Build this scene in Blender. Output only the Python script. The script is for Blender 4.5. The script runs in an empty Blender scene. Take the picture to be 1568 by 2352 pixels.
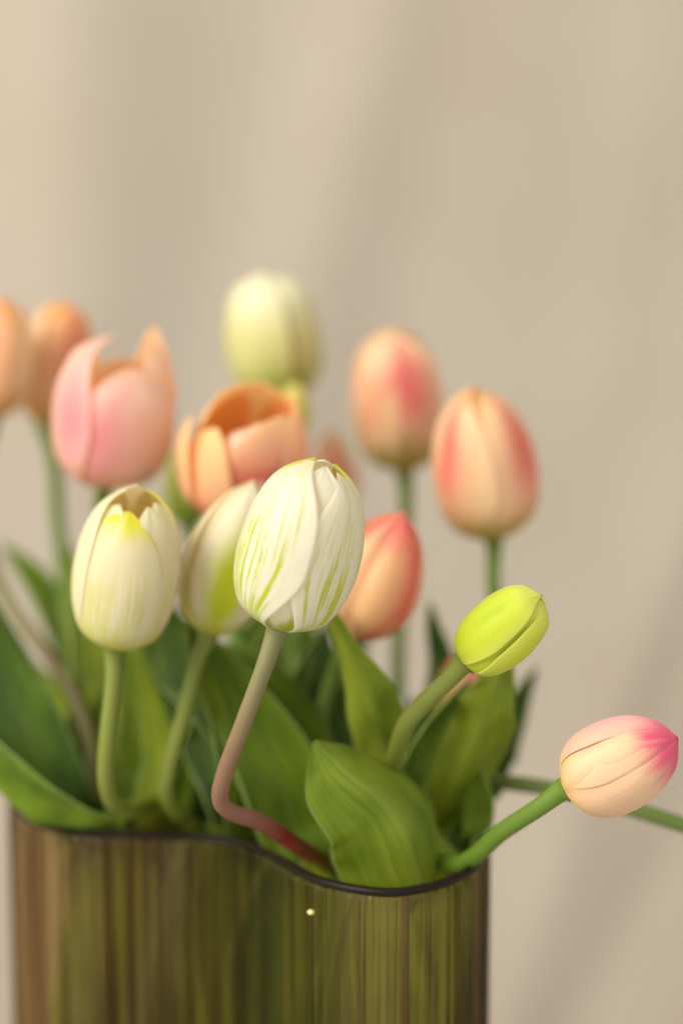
import bpy, bmesh, math, random
from mathutils import Vector, Matrix, noise
random.seed(4)
R = math.radians
SC = bpy.context.scene
C = SC.collection

# ------------------------------------------------------------------ camera, world, lamps, exposure
PITCH = R(10)
CAM = Vector((0, -1.0, 0.5015))
FWD = Vector((0, math.cos(PITCH), -math.sin(PITCH)))
UP = Vector((0, math.sin(PITCH), math.cos(PITCH)))
RT = Vector((1, 0, 0))
FPX = 5553.0                                   # 85 mm lens on a 36 mm tall frame of 2352 units
cd = bpy.data.cameras.new('camera')
cam = bpy.data.objects.new('camera', cd); C.objects.link(cam)
cam.location = CAM; cam.rotation_euler = (R(90) - PITCH, 0, 0)
cd.sensor_fit = 'VERTICAL'; cd.sensor_height = 36; cd.sensor_width = 24; cd.lens = 85
cd.clip_start = .01; cd.clip_end = 100
cd.dof.use_dof = True; cd.dof.focus_distance = 0.871; cd.dof.aperture_fstop = 2.1
SC.camera = cam

w = bpy.data.worlds.new('World'); SC.world = w; w.use_nodes = True
bgn = w.node_tree.nodes['Background']
bgn.inputs[0].default_value = (1.0, .97, .915, 1); bgn.inputs[1].default_value = .86

def area(name, loc, target, sx, sy, power, col):
    l = bpy.data.lights.new(name, 'AREA'); l.shape = 'RECTANGLE'; l.size = sx; l.size_y = sy
    l.energy = power; l.color = col
    o = bpy.data.objects.new(name, l); C.objects.link(o); o.location = loc
    o.rotation_euler = (Vector(target) - Vector(loc)).to_track_quat('-Z', 'Y').to_euler()
    o['kind'] = 'helper'
    return o
area('window_light', (-2.0, -1.3, 1.9), (0, .2, .3), 1.8, 1.9, 112, (1, .95, .87))

SC.view_settings.view_transform = 'Standard'; SC.view_settings.look = 'None'
SC.view_settings.exposure = 0.0; SC.view_settings.gamma = 1
SC.render.engine = 'CYCLES'
SC.cycles.use_denoising = True
SC.cycles.max_bounces = 14; SC.cycles.transmission_bounces = 10; SC.cycles.transparent_max_bounces = 12
SC.cycles.diffuse_bounces = 4; SC.cycles.sample_clamp_indirect = 6
SC.cycles.blur_glossy = .5

# ------------------------------------------------------------------ helpers
def U(x, y, d):
    "the place that stands d metres in front of the lens on the sight line x, y"
    return CAM + FWD * d + RT * ((x - 784) / FPX * d) + UP * ((1176 - y) / FPX * d)

def lin(c):
    "sRGB 0-255 to linear"
    return tuple(((v / 255) / 12.92 if v / 255 < .04045 else ((v / 255 + .055) / 1.055) ** 2.4) for v in c) + (1,)

def cr(pts, t):
    "Catmull-Rom through a list of tuples, t in 0..len-1"
    n = len(pts); i = min(int(t), n - 2); f = t - i
    p0 = pts[max(i - 1, 0)]; p1 = pts[i]; p2 = pts[i + 1]; p3 = pts[min(i + 2, n - 1)]
    return [.5 * ((2 * b) + (-a + c) * f + (2 * a - 5 * b + 4 * c - d) * f * f + (-a + 3 * b - 3 * c + d) * f ** 3)
            for a, b, c, d in zip(p0, p1, p2, p3)]

def table(tab, v):
    for (a, b), (c, d) in zip(tab, tab[1:]):
        if v <= c:
            f = (v - a) / (c - a); return b + (d - b) * f
    return tab[-1][1]

def mesh_obj(name, verts, faces, uvs, mat, parent=None, smooth=True):
    me = bpy.data.meshes.new(name)
    me.from_pydata(verts, [], faces)
    if uvs:
        ul = me.uv_layers.new(name='UVMap')
        for l in me.loops: ul.data[l.index].uv = uvs[l.vertex_index]
    if smooth: me.polygons.foreach_set('use_smooth', [True] * len(me.polygons))
    for m in (mat if isinstance(mat, (list, tuple)) else [mat]): me.materials.append(m)
    me.update()
    o = bpy.data.objects.new(name, me); C.objects.link(o)
    if parent:
        o.parent = parent
    return o

# ------------------------------------------------------------------ node shorthand
class N:
    def __init__(s, name):
        s.m = bpy.data.materials.new(name); s.m.use_nodes = True
        s.t = s.m.node_tree; s.t.nodes.clear()
        s.out = s.t.nodes.new('ShaderNodeOutputMaterial')
    def _set(s, n, i, v):
        if v is None: return
        if isinstance(v, bpy.types.NodeSocket): s.t.links.new(v, n.inputs[i])
        else: n.inputs[i].default_value = v
    def math(s, op, a, b=None, c=None, clamp=False):
        n = s.t.nodes.new('ShaderNodeMath'); n.operation = op; n.use_clamp = clamp
        s._set(n, 0, a); s._set(n, 1, b); s._set(n, 2, c); return n.outputs[0]
    def smooth(s, v, a, b):
        n = s.t.nodes.new('ShaderNodeMapRange'); n.interpolation_type = 'SMOOTHSTEP'
        s._set(n, 0, v); s._set(n, 1, a); s._set(n, 2, b); return n.outputs[0]
    def mix(s, f, a, b, mode='MIX'):
        n = s.t.nodes.new('ShaderNodeMix'); n.data_type = 'RGBA'; n.blend_type = mode
        s._set(n, 0, f); s._set(n, 6, a); s._set(n, 7, b); return n.outputs[2]
    def uv(s):
        n = s.t.nodes.new('ShaderNodeTexCoord'); x = s.t.nodes.new('ShaderNodeSeparateXYZ')
        s.t.links.new(n.outputs['UV'], x.inputs[0]); return x.outputs[0], x.outputs[1]
    def objco(s):
        return s.t.nodes.new('ShaderNodeTexCoord').outputs['Object']
    def vec(s, x, y, z=0.0):
        n = s.t.nodes.new('ShaderNodeCombineXYZ'); s._set(n, 0, x); s._set(n, 1, y); s._set(n, 2, z); return n.outputs[0]
    def noise(s, vec, scale, detail=2.0, rough=.5):
        n = s.t.nodes.new('ShaderNodeTexNoise'); s._set(n, 'Vector', vec)
        n.inputs['Scale'].default_value = scale; n.inputs['Detail'].default_value = detail
        n.inputs['Roughness'].default_value = rough; return n.outputs[0]
    def rnd(s):
        return s.t.nodes.new('ShaderNodeObjectInfo').outputs['Random']
    def bump(s, h, dist, strength=1.0):
        n = s.t.nodes.new('ShaderNodeBump'); n.inputs['Strength'].default_value = strength
        n.inputs['Distance'].default_value = dist; s._set(n, 'Height', h); return n.outputs[0]
    def principled(s, col, rough=.5, nrm=None, **k):
        n = s.t.nodes.new('ShaderNodeBsdfPrincipled'); s._set(n, 'Base Color', col); s._set(n, 'Roughness', rough)
        s._set(n, 'Normal', nrm)
        for a, b in k.items(): s._set(n, a.replace('_', ' '), b)
        return n.outputs[0]
    def mixsh(s, f, a, b):
        n = s.t.nodes.new('ShaderNodeMixShader'); s._set(n, 0, f)
        s.t.links.new(a, n.inputs[1]); s.t.links.new(b, n.inputs[2]); return n.outputs[0]
    def translucent(s, col, nrm=None):
        n = s.t.nodes.new('ShaderNodeBsdfTranslucent'); s._set(n, 'Color', col); s._set(n, 'Normal', nrm); return n.outputs[0]
    def done(s, sh):
        s.t.links.new(sh, s.out.inputs[0]); return s.m

def petal_mat(name, base, mid, tip, flush=None, fpos=(0, .5), fsize=(.25, .3), fstr=1.0,
              vein=None, vstr=0.0, vtop=.75, basev=(.0, .35), tipv=(.75, 1.0), rough=.42, trans=.44, vscale=13.0, edge=None, fibre=.09):
    n = N(name); u, v = n.uv(); r = n.rnd()
    seed = n.math('MULTIPLY', r, 37.0)
    wob = n.noise(n.vec(n.math('MULTIPLY', u, 2.0), n.math('MULTIPLY', v, 1.2), seed), 2.2, 2.0)
    vw = n.math('ADD', v, n.math('MULTIPLY', n.math('SUBTRACT', wob, .5), .28))
    fib = n.noise(n.vec(n.math('MULTIPLY', u, 26.0), n.math('MULTIPLY', v, 1.6), seed), 1.6, 3.0)
    vw = n.math('ADD', vw, n.math('MULTIPLY', n.math('SUBTRACT', fib, .5), fibre))
    col = n.mix(n.smooth(vw, *basev), lin(base), lin(mid))
    col = n.mix(n.smooth(vw, *tipv), col, lin(tip))
    if edge:
        e = n.math('ABSOLUTE', n.math('SUBTRACT', u, .5))
        col = n.mix(n.smooth(e, .25, .5), col, lin(edge))
    if flush:
        a = n.math('DIVIDE', n.math('SUBTRACT', u, .5 + fpos[0]), fsize[0])
        b = n.math('DIVIDE', n.math('SUBTRACT', vw, fpos[1]), fsize[1])
        g = n.math('EXPONENT', n.math('MULTIPLY', n.math('ADD', n.math('MULTIPLY', a, a), n.math('MULTIPLY', b, b)), -1.0))
        g = n.math('MULTIPLY', g, n.math('ADD', .86, n.math('MULTIPLY', fib, .28)), clamp=False)
        g = n.math('MULTIPLY', g, fstr, clamp=True)
        col = n.mix(g, col, lin(flush))
    if vein:
        warp = n.noise(n.vec(n.math('MULTIPLY', u, 3.0), n.math('MULTIPLY', v, 3.0), seed), 2.0, 2.0)
        uu = n.math('ADD', u, n.math('MULTIPLY', n.math('SUBTRACT', warp, .5), .03))
        st = n.noise(n.vec(n.math('MULTIPLY', uu, vscale), n.math('MULTIPLY', v, .75), seed), 1.9, 2.5, .6)
        st = n.smooth(n.math('ADD', st, n.math('MULTIPLY', n.math('SUBTRACT', .45, v), .16)), .50, .585)
        brk = n.noise(n.vec(n.math('MULTIPLY', uu, vscale * 1.7), n.math('MULTIPLY', v, 7.0), seed), 1.0, 2.0)
        st = n.math('MULTIPLY', st, n.smooth(brk, .28, .46))
        st = n.math('MULTIPLY', st, n.math('SUBTRACT', 1.0, n.smooth(n.math('ABSOLUTE', n.math('SUBTRACT', u, .5)), .36, .46)))
        low = n.math('SUBTRACT', 1.0, n.smooth(vw, vtop - .45, vtop))
        st = n.math('MULTIPLY', n.math('MULTIPLY', st, low), vstr, clamp=True)
        col = n.mix(st, col, lin(vein))
    nz = n.noise(n.vec(n.math('MULTIPLY', u, 60.0), n.math('MULTIPLY', v, 5.0), seed), 1.5, 3.0)
    nr = n.bump(n.math('ADD', nz, n.math('MULTIPLY', fib, 1.5)), .00022, .5)
    p = n.principled(col, rough, nr, Specular_IOR_Level=.35, Sheen_Weight=.12)
    tcol = n.mix(.55, col, lin((255, 240, 205)))
    return n.done(n.mixsh(trans, p, n.translucent(tcol, nr)))

def leaf_mat(name, dark, light, rough=.42, trans=.27):
    n = N(name); u, v = n.uv(); seed = n.math('MULTIPLY', n.rnd(), 31.0)
    ln = n.noise(n.vec(n.math('MULTIPLY', u, 34.0), n.math('MULTIPLY', v, .7), seed), 1.6, 4.0, .6)
    big = n.noise(n.vec(n.math('MULTIPLY', u, 1.5), n.math('MULTIPLY', v, 3.0), seed), 1.5, 2.0)
    f = n.math('ADD', n.math('MULTIPLY', n.math('SUBTRACT', ln, .5), 1.5), n.math('MULTIPLY', n.math('SUBTRACT', big, .5), 2.4))
    col = n.mix(n.math('ADD', f, .5, clamp=True), lin(dark), lin(light))
    rib = n.smooth(n.math('ABSOLUTE', n.math('SUBTRACT', u, .5)), .0, .03)
    col = n.mix(n.math('MULTIPLY', n.math('SUBTRACT', 1.0, rib), .18), col, lin((176, 190, 110)))
    e = n.smooth(n.math('ABSOLUTE', n.math('SUBTRACT', u, .5)), .465, .5)
    col = n.mix(n.math('MULTIPLY', e, .5), col, lin((178, 196, 120)))
    nr = n.bump(ln, .002, .8)
    p = n.principled(col, rough, nr, Specular_IOR_Level=.3)
    return n.done(n.mixsh(trans, p, n.translucent(n.mix(.5, col, lin((190, 215, 60)), 'MIX'), nr)))

def stem_mat(name, stops, rough=.5):
    "stops: list of (v, colour) from the head down"
    n = N(name); u, v = n.uv()
    nz = n.noise(n.objco(), 90.0, 3.0)
    vv = n.math('ADD', v, n.math('MULTIPLY', n.math('SUBTRACT', nz, .5), .06))
    rp = n.t.nodes.new('ShaderNodeValToRGB'); n._set(rp, 0, vv)
    el = rp.color_ramp.elements
    el[0].position, el[0].color = stops[0][0], lin(stops[0][1]); el[1].position, el[1].color = stops[-1][0], lin(stops[-1][1])
    for p, c in stops[1:-1]:
        e = el.new(p); e.color = lin(c)
    fine = n.noise(n.vec(n.math('MULTIPLY', u, 22.0), n.math('MULTIPLY', v, 6.0)), 2.0, 3.0)
    col = n.mix(n.math('MULTIPLY', fine, .35), rp.outputs[0], lin((120, 128, 70)), 'MULTIPLY')
    return n.done(n.principled(col, rough, n.bump(fine, .0004, .5), Specular_IOR_Level=.3, Subsurface_Weight=0.0))

# ------------------------------------------------------------------ colours of the flowers
WHITE_IN = petal_mat('petal_cream_inside', (246, 238, 150), (255, 252, 228), (255, 253, 238), trans=.78)
PM = {
 'veined': petal_mat('petal_white_veined', (198, 206, 62), (238, 236, 218), (240, 238, 156), vein=(182, 206, 10), vstr=1.0, vtop=1.12,
                     basev=(-.06, .14), rough=.36, tipv=(.92, 1.06), vscale=24, trans=.44, edge=(244, 242, 226), fibre=.05),
 'veined_tip': petal_mat('petal_white_lime_tip', (190, 206, 70), (243, 241, 215), (214, 226, 40), vein=(186, 208, 44), vstr=.7, vtop=.9,
                     basev=(-.02, .2), tipv=(.84, .97), rough=.38, trans=.44),
 'whitegreenfoot': petal_mat('petal_white_green_foot', (150, 172, 20), (246, 243, 222), (247, 244, 226), basev=(.03, .22), trans=.44),
 'plainwhite': petal_mat('petal_plain_white', (216, 220, 110), (245, 243, 228), (246, 243, 225), basev=(-.05, .15), trans=.44),
 'white': petal_mat('petal_soft_white', (214, 212, 96), (239, 232, 196), (240, 236, 196), vein=(206, 214, 90), vstr=.5, vtop=.8, vscale=7,
                    basev=(.0, .3)),
 'white_tip': petal_mat('petal_soft_white_yellow_tip', (208, 210, 96), (239, 232, 196), (224, 226, 44), vein=(206, 214, 90), vstr=.5, vtop=.8, vscale=7,
                    basev=(.0, .3), tipv=(.78, .98)),
 'white_green': petal_mat('petal_white_green_patch', (190, 200, 40), (246, 239, 212), (248, 242, 222), flush=(182, 200, 10), fpos=(-.04, .32),
                    fsize=(.24, .32), fstr=1.25, basev=(.0, .26)),
 'pale_green': petal_mat('petal_pale_green', (180, 194, 76), (224, 222, 154), (238, 235, 196), basev=(.05, .55), tipv=(.5, .95), trans=.3),
 'peach_spot': petal_mat('petal_peach_red_spot', (172, 166, 40), (248, 224, 182), (250, 222, 182), flush=(236, 104, 116), fpos=(.08, .68), fsize=(.30, .28),
                    fstr=.9, basev=(.02, .5), tipv=(.85, 1.0)),
 'peach_band': petal_mat('petal_peach_red_band', (178, 168, 36), (250, 222, 176), (252, 208, 142), flush=(240, 116, 110), fpos=(.0, .64), fsize=(.2, .38),
                    fstr=.95, basev=(.0, .36), tipv=(.88, 1.0)),
 'peach_pink': petal_mat('petal_peach_pink', (206, 172, 74), (250, 224, 208), (248, 210, 176), flush=(238, 146, 160), fpos=(-.3, .46), fsize=(.32, .42),
                    fstr=.95, basev=(-.05, .3), tipv=(.82, 1.0)),
 'peach_pink_right': petal_mat('petal_peach_pink_on_one_side', (206, 172, 74), (250, 224, 206), (250, 214, 186), flush=(238, 146, 160), fpos=(.24, .5), fsize=(.3, .42),
                    fstr=.95, basev=(-.05, .3), tipv=(.8, 1.0)),
 'peach_palepink': petal_mat('petal_pale_pink', (208, 176, 80), (250, 222, 196), (250, 212, 172), flush=(248, 222, 222), fpos=(-.1, .68), fsize=(.28, .3),
                    fstr=.9, basev=(-.05, .3), tipv=(.9, 1.0)),
 'peach_plain': petal_mat('petal_peach_plain', (182, 168, 44), (249, 222, 174), (252, 212, 150), flush=(240, 156, 124), fpos=(.1, .55), fsize=(.25, .3), fstr=.8,
                    basev=(.0, .28)),
 'orange': petal_mat('petal_orange', (238, 140, 96), (252, 210, 158), (253, 216, 150), flush=(244, 156, 116), fpos=(.0, .25), fsize=(.5, .22), fstr=.8,
                    basev=(.0, .15), tipv=(.55, 1.0)),
 'orange_spot': petal_mat('petal_orange_red_spot', (240, 150, 104), (252, 212, 170), (253, 216, 164), flush=(238, 110, 102), fpos=(-.2, .5), fsize=(.3, .24),
                    fstr=1.1, basev=(.0, .2), tipv=(.8, 1.0)),
 'orange_in': petal_mat('petal_orange_inside', (246, 170, 70), (255, 218, 156), (255, 226, 180), tipv=(.8, 1.0), trans=.78),
 'peach_in': petal_mat('petal_peach_inside', (246, 206, 140), (255, 228, 196), (255, 230, 200), trans=.78),
 'bud_peach': petal_mat('petal_peach_bud', (232, 190, 106), (245, 202, 146), (240, 124, 116), flush=(252, 220, 172), fpos=(-.2, .5), fsize=(.14, .4), fstr=.8,
                    basev=(.0, .2), tipv=(.62, .92), edge=(238, 120, 104)),
 'lime': petal_mat('petal_lime', (176, 196, 20), (198, 212, 42), (222, 226, 92), flush=(174, 198, 8), fpos=(.05, .62), fsize=(.14, .22), fstr=.8,
                    basev=(.0, .3), tipv=(.72, 1.0), edge=(216, 222, 84), trans=.2),
 'pinkbud': petal_mat('petal_peach_to_pink', (240, 204, 122), (243, 206, 164), (236, 92, 128), flush=(244, 178, 146), fpos=(.0, .3), fsize=(.16, .4), fstr=.55,
                    basev=(-.02, .3), tipv=(.66, .93), trans=.26, rough=.5),
 'pinkbud_top': petal_mat('petal_rose_to_pink', (246, 206, 130), (247, 192, 166), (236, 88, 126), flush=(246, 158, 178), fpos=(.0, .6), fsize=(.3, .3), fstr=.95,
                    basev=(-.02, .3), tipv=(.7, .97), trans=.26, rough=.5),
 'pinkgreen': petal_mat('petal_pink_over_green', (176, 180, 40), (232, 196, 130), (240, 160, 140), basev=(.1, .5), tipv=(.5, .8)),
 'amber_band': petal_mat('petal_amber_red_side', (210, 162, 30), (252, 214, 168), (250, 184, 104), flush=(240, 128, 106), fpos=(.0, .58), fsize=(.3, .4), fstr=.9, basev=(.0, .4)),
 'amber_plain': petal_mat('petal_amber_cream', (214, 170, 40), (253, 226, 184), (250, 194, 118), basev=(.0, .4)),
 'yellowbud': petal_mat('petal_yellow_green', (190, 200, 40), (222, 222, 96), (236, 232, 150)),
 'greenbud': petal_mat('petal_green_bud', (140, 178, 24), (206, 222, 110), (222, 226, 150), basev=(.05, .6)),
}
LM = {
 'mid': leaf_mat('leaf_mid_green', (80, 108, 12), (132, 156, 36)),
 'bright': leaf_mat('leaf_bright_green', (98, 128, 14), (154, 172, 52)),
 'dark': leaf_mat('leaf_dark_green', (50, 78, 12), (94, 122, 30)),
 'blue': leaf_mat('leaf_bluish_green', (74, 108, 38), (126, 156, 78)),
 'yellow': leaf_mat('leaf_yellow_green', (108, 132, 14), (156, 168, 44)),
}
SM = {
 'main': stem_mat('stem_green_to_rose', [(0, (130, 132, 84)), (.07, (132, 122, 82)), (.14, (138, 106, 80)), (.22, (136, 92, 74)), (.255, (132, 76, 60)), (.285, (126, 34, 26)),
                                         (0.33, (132, 58, 38)), (0.42, (112, 104, 44)), (1, (90, 120, 50))]),
 'green': stem_mat('stem_green', [(0, (122, 148, 62)), (.5, (108, 138, 50)), (1, (84, 116, 36))]),
 'olive': stem_mat('stem_olive', [(0, (124, 134, 56)), (.3, (126, 134, 48)), (1, (96, 116, 36))]),
 'fresh': stem_mat('stem_fresh_green', [(0, (108, 136, 44)), (.4, (86, 116, 28)), (1, (70, 98, 20))]),
 'rosy': stem_mat('stem_rosy_brown', [(0, (116, 132, 66)), (.3, (126, 112, 76)), (.5, (108, 112, 54)), (1, (90, 114, 40))]),
 'dusky': stem_mat('stem_dusky', [(0, (104, 128, 56)), (.3, (108, 122, 58)), (.55, (128, 116, 84)), (1, (96, 120, 60))]),
}

# ------------------------------------------------------------------ petals, stems, leaves
CLOSED = [(0, .14), (.02, .34), (.06, .58), (.12, .77), (.22, .92), (.32, .985), (.44, 1.0), (.56, .97), (.68, .885), (.78, .76), (.87, .60), (.94, .38), (.98, .20), (1.01, .04)]
OPEN = [(0, .14), (.02, .36), (.06, .6), (.12, .77), (.22, .91), (.32, .975), (.44, 1.0), (.56, 1.0), (.68, .98), (.78, .95), (.87, .91), (.94, .87), (.98, .845), (1.01, .83)]
POINTY = [(0, .14), (.02, .32), (.06, .56), (.12, .74), (.22, .90), (.32, .975), (.44, 1.0), (.56, .94), (.68, .82), (.78, .66), (.87, .47), (.94, .28), (.98, .13), (1.01, .03)]
BLUNT = [(0, .2), (.02, .45), (.06, .66), (.12, .80), (.22, .92), (.32, .98), (.44, 1.0), (.56, .985), (.68, .93), (.78, .85), (.87, .72), (.94, .50), (.98, .28), (1.01, .06)]
CUP = [(0, .14), (.02, .36), (.06, .6), (.12, .77), (.22, .91), (.32, .975), (.44, 1.0), (.56, .99), (.68, .95), (.78, .88), (.87, .79), (.94, .71), (.98, .66), (1.01, .63)]
PROF = {'cup': CUP, 'closed': CLOSED, 'open': OPEN, 'pointy': POINTY, 'blunt': BLUNT}

# the vase's outline, from its rim; plants are kept inside it
RIM_Z = .21
def on_rim(x, y):
    k = ((y - 1176) / FPX) * math.cos(PITCH) + math.sin(PITCH)
    d = (CAM.z - RIM_Z) / k
    p = U(x, y, d); return (p.x, p.y)
front = [on_rim(*p) for p in [(27, 1838), (48, 1872), (110, 1898), (210, 1913), (350, 1918), (470, 1922), (560, 1938), (640, 1975), (710, 2014), (800, 2039), (900, 2049), (1000, 2034), (1075, 2003), (1112, 1968), (1118, 1935)]]
xl, yl = front[0]; xr, yr = front[-1]
back = [(xr - .004, yr + .040), (xr - .028, yr + .080), (xr - .07, yr + .098), (xl + .075, yl + .072), (xl + .04, yl + .065), (xl + .012, yl + .042), (xl - .001, yl + .016)]
ring = front + back
def closed_ring(ctrl, n):
    m = len(ctrl); pts = []
    for k in range(m * 40):
        t = k / 40; i = int(t); f = t - i
        p0, p1, p2, p3 = (ctrl[(i + q) % m] for q in (-1, 0, 1, 2))
        pts.append(Vector([.5 * ((2 * b) + (-a + c) * f + (2 * a - 5 * b + 4 * c - d) * f * f + (-a + 3 * b - 3 * c + d) * f ** 3) for a, b, c, d in zip(p0, p1, p2, p3)]))
    L = [0]
    for k in range(len(pts)): L.append(L[-1] + (pts[(k + 1) % len(pts)] - pts[k]).length)
    out = []; j = 0
    for k in range(n):
        s = k / n * L[-1]
        while L[j + 1] < s: j += 1
        f = (s - L[j]) / max(L[j + 1] - L[j], 1e-9)
        out.append(pts[j].lerp(pts[(j + 1) % len(pts)], f))
    return out, L[-1]
SUB = 8
NF = int(closed_ring(ring, 10)[1] / .0022)
NP = NF * SUB
cl, per_ = closed_ring(ring, NP)
nrm2 = []
for k in range(NP):
    t = (cl[(k + 3) % NP] - cl[k - 3]).normalized(); nrm2.append(Vector((t.y, -t.x)))
cx = sum(p.x for p in cl) / NP; cy = sum(p.y for p in cl) / NP
if sum(nrm2[k].dot(cl[k] - Vector((cx, cy))) for k in range(NP)) < 0: nrm2 = [-q for q in nrm2]


CLC = cl[::8]; NRC = nrm2[::8]
def keep_in(p):
    "keeps plants inside the vase wall and lets them lean out above the rim"
    allow = -.0055 if p.z < RIM_Z + .001 else -.0055 + (p.z - RIM_Z - .001) * 5
    if allow > .04: return p
    if p.z < .006: p.z = .006
    q = Vector((p.x, p.y)); best = min(range(len(CLC)), key=lambda k: (CLC[k] - q).length_squared)
    d = (q - CLC[best]).dot(NRC[best])
    if d > .04: return p
    if d > allow:
        q = q - NRC[best] * (d - allow)
        return Vector((q.x, q.y, p.z))
    return p

def keep_in2(p, r):
    q = keep_in(p)
    if (q - p).length < 1e-6: return p
    c = Vector((cx, cy, q.z)); return q + (c - q).normalized() * r

def make_petal(root, frame, H, Rr, phi, mat, inner_mat, prof='closed', amax=1.12, lscale=1.0, tilt=0, roff=0.0,
               groove=0.0, spiral=.03, tipe=4.6, curl=0.0, point=0.0, seed=0, label=None, basew=.72, thick=.0006, wavy=1.0, shut=None, edge=.02):
    O, X, Y, Z = frame
    nu, nv = 18, 26
    verts = []; uvs = []; faces = []
    rnd = Vector((seed * 1.37 + 3, seed * .77, seed * 2.1))
    tl = R(tilt)
    P = PROF[prof]
    if shut is None: shut = prof in ('closed', 'pointy') or tipe >= 8
    for j in range(nv + 1):
        v = j / nv
        v = v if v < .8 else .8 + .2 * (1 - (1 - (v - .8) / .2) ** 1.35)
        zz = v * lscale
        pr = table(P, min(v * (.55 + .45 * lscale), 1.0))
        # smoothed lookup
        pr = (table(P, max(min(v * (.55 + .45 * lscale) - .025, 1.0), 0)) + pr * 2 + table(P, min(v * (.55 + .45 * lscale) + .025, 1.01))) / 4
        if shut: pr *= min(1, (1.0001 - v) / .07) ** .6
        if v > .42:
            q = (v - .42) / .58
            s = max(0, 1 - q ** tipe) ** .5
            s = s * (1 - point * q * .35)
        else:
            q = (.42 - v) / .42; s = 1 - (1 - basew) * q ** 1.6
        for i in range(nu + 1):
            u = i / nu * 2 - 1
            a = u * amax * s
            nz = noise.noise(Vector((u * 1.3, v * 2.2, 0)) + rnd)
            nz2 = noise.noise(Vector((u * 3.5, v * 5, 7)) + rnd)
            rr = Rr * pr * (1 + roff * min(1, v * 5 + .3)) * (1 + spiral * u) + Rr * wavy * (.035 * nz + .010 * nz2) * min(1, v * 4) * (1 if prof == 'open' else min(1, (1 - v) * 5 + .1))
            rr -= Rr * groove * math.exp(-(u / .13) ** 2) * math.sin(min(1, v * 1.02) * math.pi) ** .5
            rr += Rr * groove * .45 * (math.exp(-((abs(u) - .42) / .25) ** 2)) * math.sin(min(1, v) * math.pi) ** .5
            rr += Rr * curl * max(0, v - .72) ** 2 * 12
            rr += Rr * edge * (abs(u) ** 5) * (1 if v < .9 else (1 - v) * 10)
            zj = zz * H + H * .012 * noise.noise(Vector((u * 5, 0, 3)) + rnd) * max(0, v - .7) * 3
            rr = max(rr, Rr * .004)
            # local: petal centred on +x, azimuth a
            lx = rr * math.cos(a); ly = rr * math.sin(a); lz = zj
            if tl:
                bz = .05 * H; b = .3 * Rr
                dx, dz = lx - b, lz - bz
                k = min(1, max(0, v * 3))
                t2 = tl * k
                lx, lz = b + dx * math.cos(t2) + dz * math.sin(t2), bz - dx * math.sin(t2) + dz * math.cos(t2)
            ca, sa = math.cos(phi), math.sin(phi)
            wx, wy = lx * ca - ly * sa, lx * sa + ly * ca
            verts.append(O + X * wx + Y * wy + Z * lz - root.location)
            uvs.append(((u + 1) / 2, v))
    W = nu + 1
    for j in range(nv):
        for i in range(nu):
            faces.append((j * W + i, j * W + i + 1, (j + 1) * W + i + 1, (j + 1) * W + i))
    o = mesh_obj('petal', verts, faces, uvs, [mat, inner_mat], root)
    # outward normals
    me = o.data; pc = me.polygons[(nv // 2) * nu + nu // 2]
    cen = O + Z * (H * .5) - root.location
    if pc.normal.dot(pc.center - cen) < 0: me.flip_normals()
    sd = o.modifiers.new('thickness', 'SOLIDIFY'); sd.thickness = thick; sd.offset = -1; sd.material_offset = 1; sd.material_offset_rim = 0
    ss = o.modifiers.new('smooth', 'SUBSURF'); ss.levels = 1; ss.render_levels = 1
    if label: o['label'] = label
    return o

def head_frame(base, tip):
    O = U(*base); T = U(*tip); Z = (T - O); H = Z.length; Z.normalize()
    V = (CAM - (O + T) / 2).normalized()
    X = (V - Z * V.dot(Z)).normalized(); Y = Z.cross(X)
    if Y.dot(RT) < 0: Y = -Y
    return (O, X, Y, Z), H

def tube(name, pts, rad, mat, parent, n=14, per=9, caps=True):
    "pts: world points; rad: float or list"
    L = len(pts)
    rads = rad if isinstance(rad, list) else [rad] * L
    P = [tuple(p) + (r,) for p, r in zip(pts, rads)]
    M = (L - 1) * per
    S = [cr(P, k / per) for k in range(M + 1)]
    pos = [keep_in2(Vector(s[:3]), s[3]) for s in S]; rr = [s[3] for s in S]
    loc = parent.location if parent else Vector()
    tot = [0]
    for a, b in zip(pos, pos[1:]): tot.append(tot[-1] + (b - a).length)
    verts = []; uvs = []; faces = []
    ref = Vector((.3, -1, .1)).normalized()
    for k in range(M + 1):
        t = (pos[min(k + 1, M)] - pos[max(k - 1, 0)]).normalized()
        s = (ref - t * ref.dot(t)).normalized(); ref = s; q = t.cross(s)
        for i in range(n):
            a = i / n * 2 * math.pi
            wob = 1 + .03 * noise.noise(pos[k] * 60 + Vector((math.cos(a), math.sin(a), 0)) * .6)
            verts.append(pos[k] + (s * math.cos(a) + q * math.sin(a)) * rr[k] * wob - loc)
            uvs.append((1 - abs(i / n * 2 - 1), tot[k] / tot[-1]))
    for k in range(M):
        for i in range(n):
            faces.append((k * n + i, k * n + (i + 1) % n, (k + 1) * n + (i + 1) % n, (k + 1) * n + i))
    faces.append(tuple(range(n))[::-1]); faces.append(tuple(M * n + i for i in range(n)))
    return mesh_obj(name, verts, faces, uvs, mat, parent)

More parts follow.
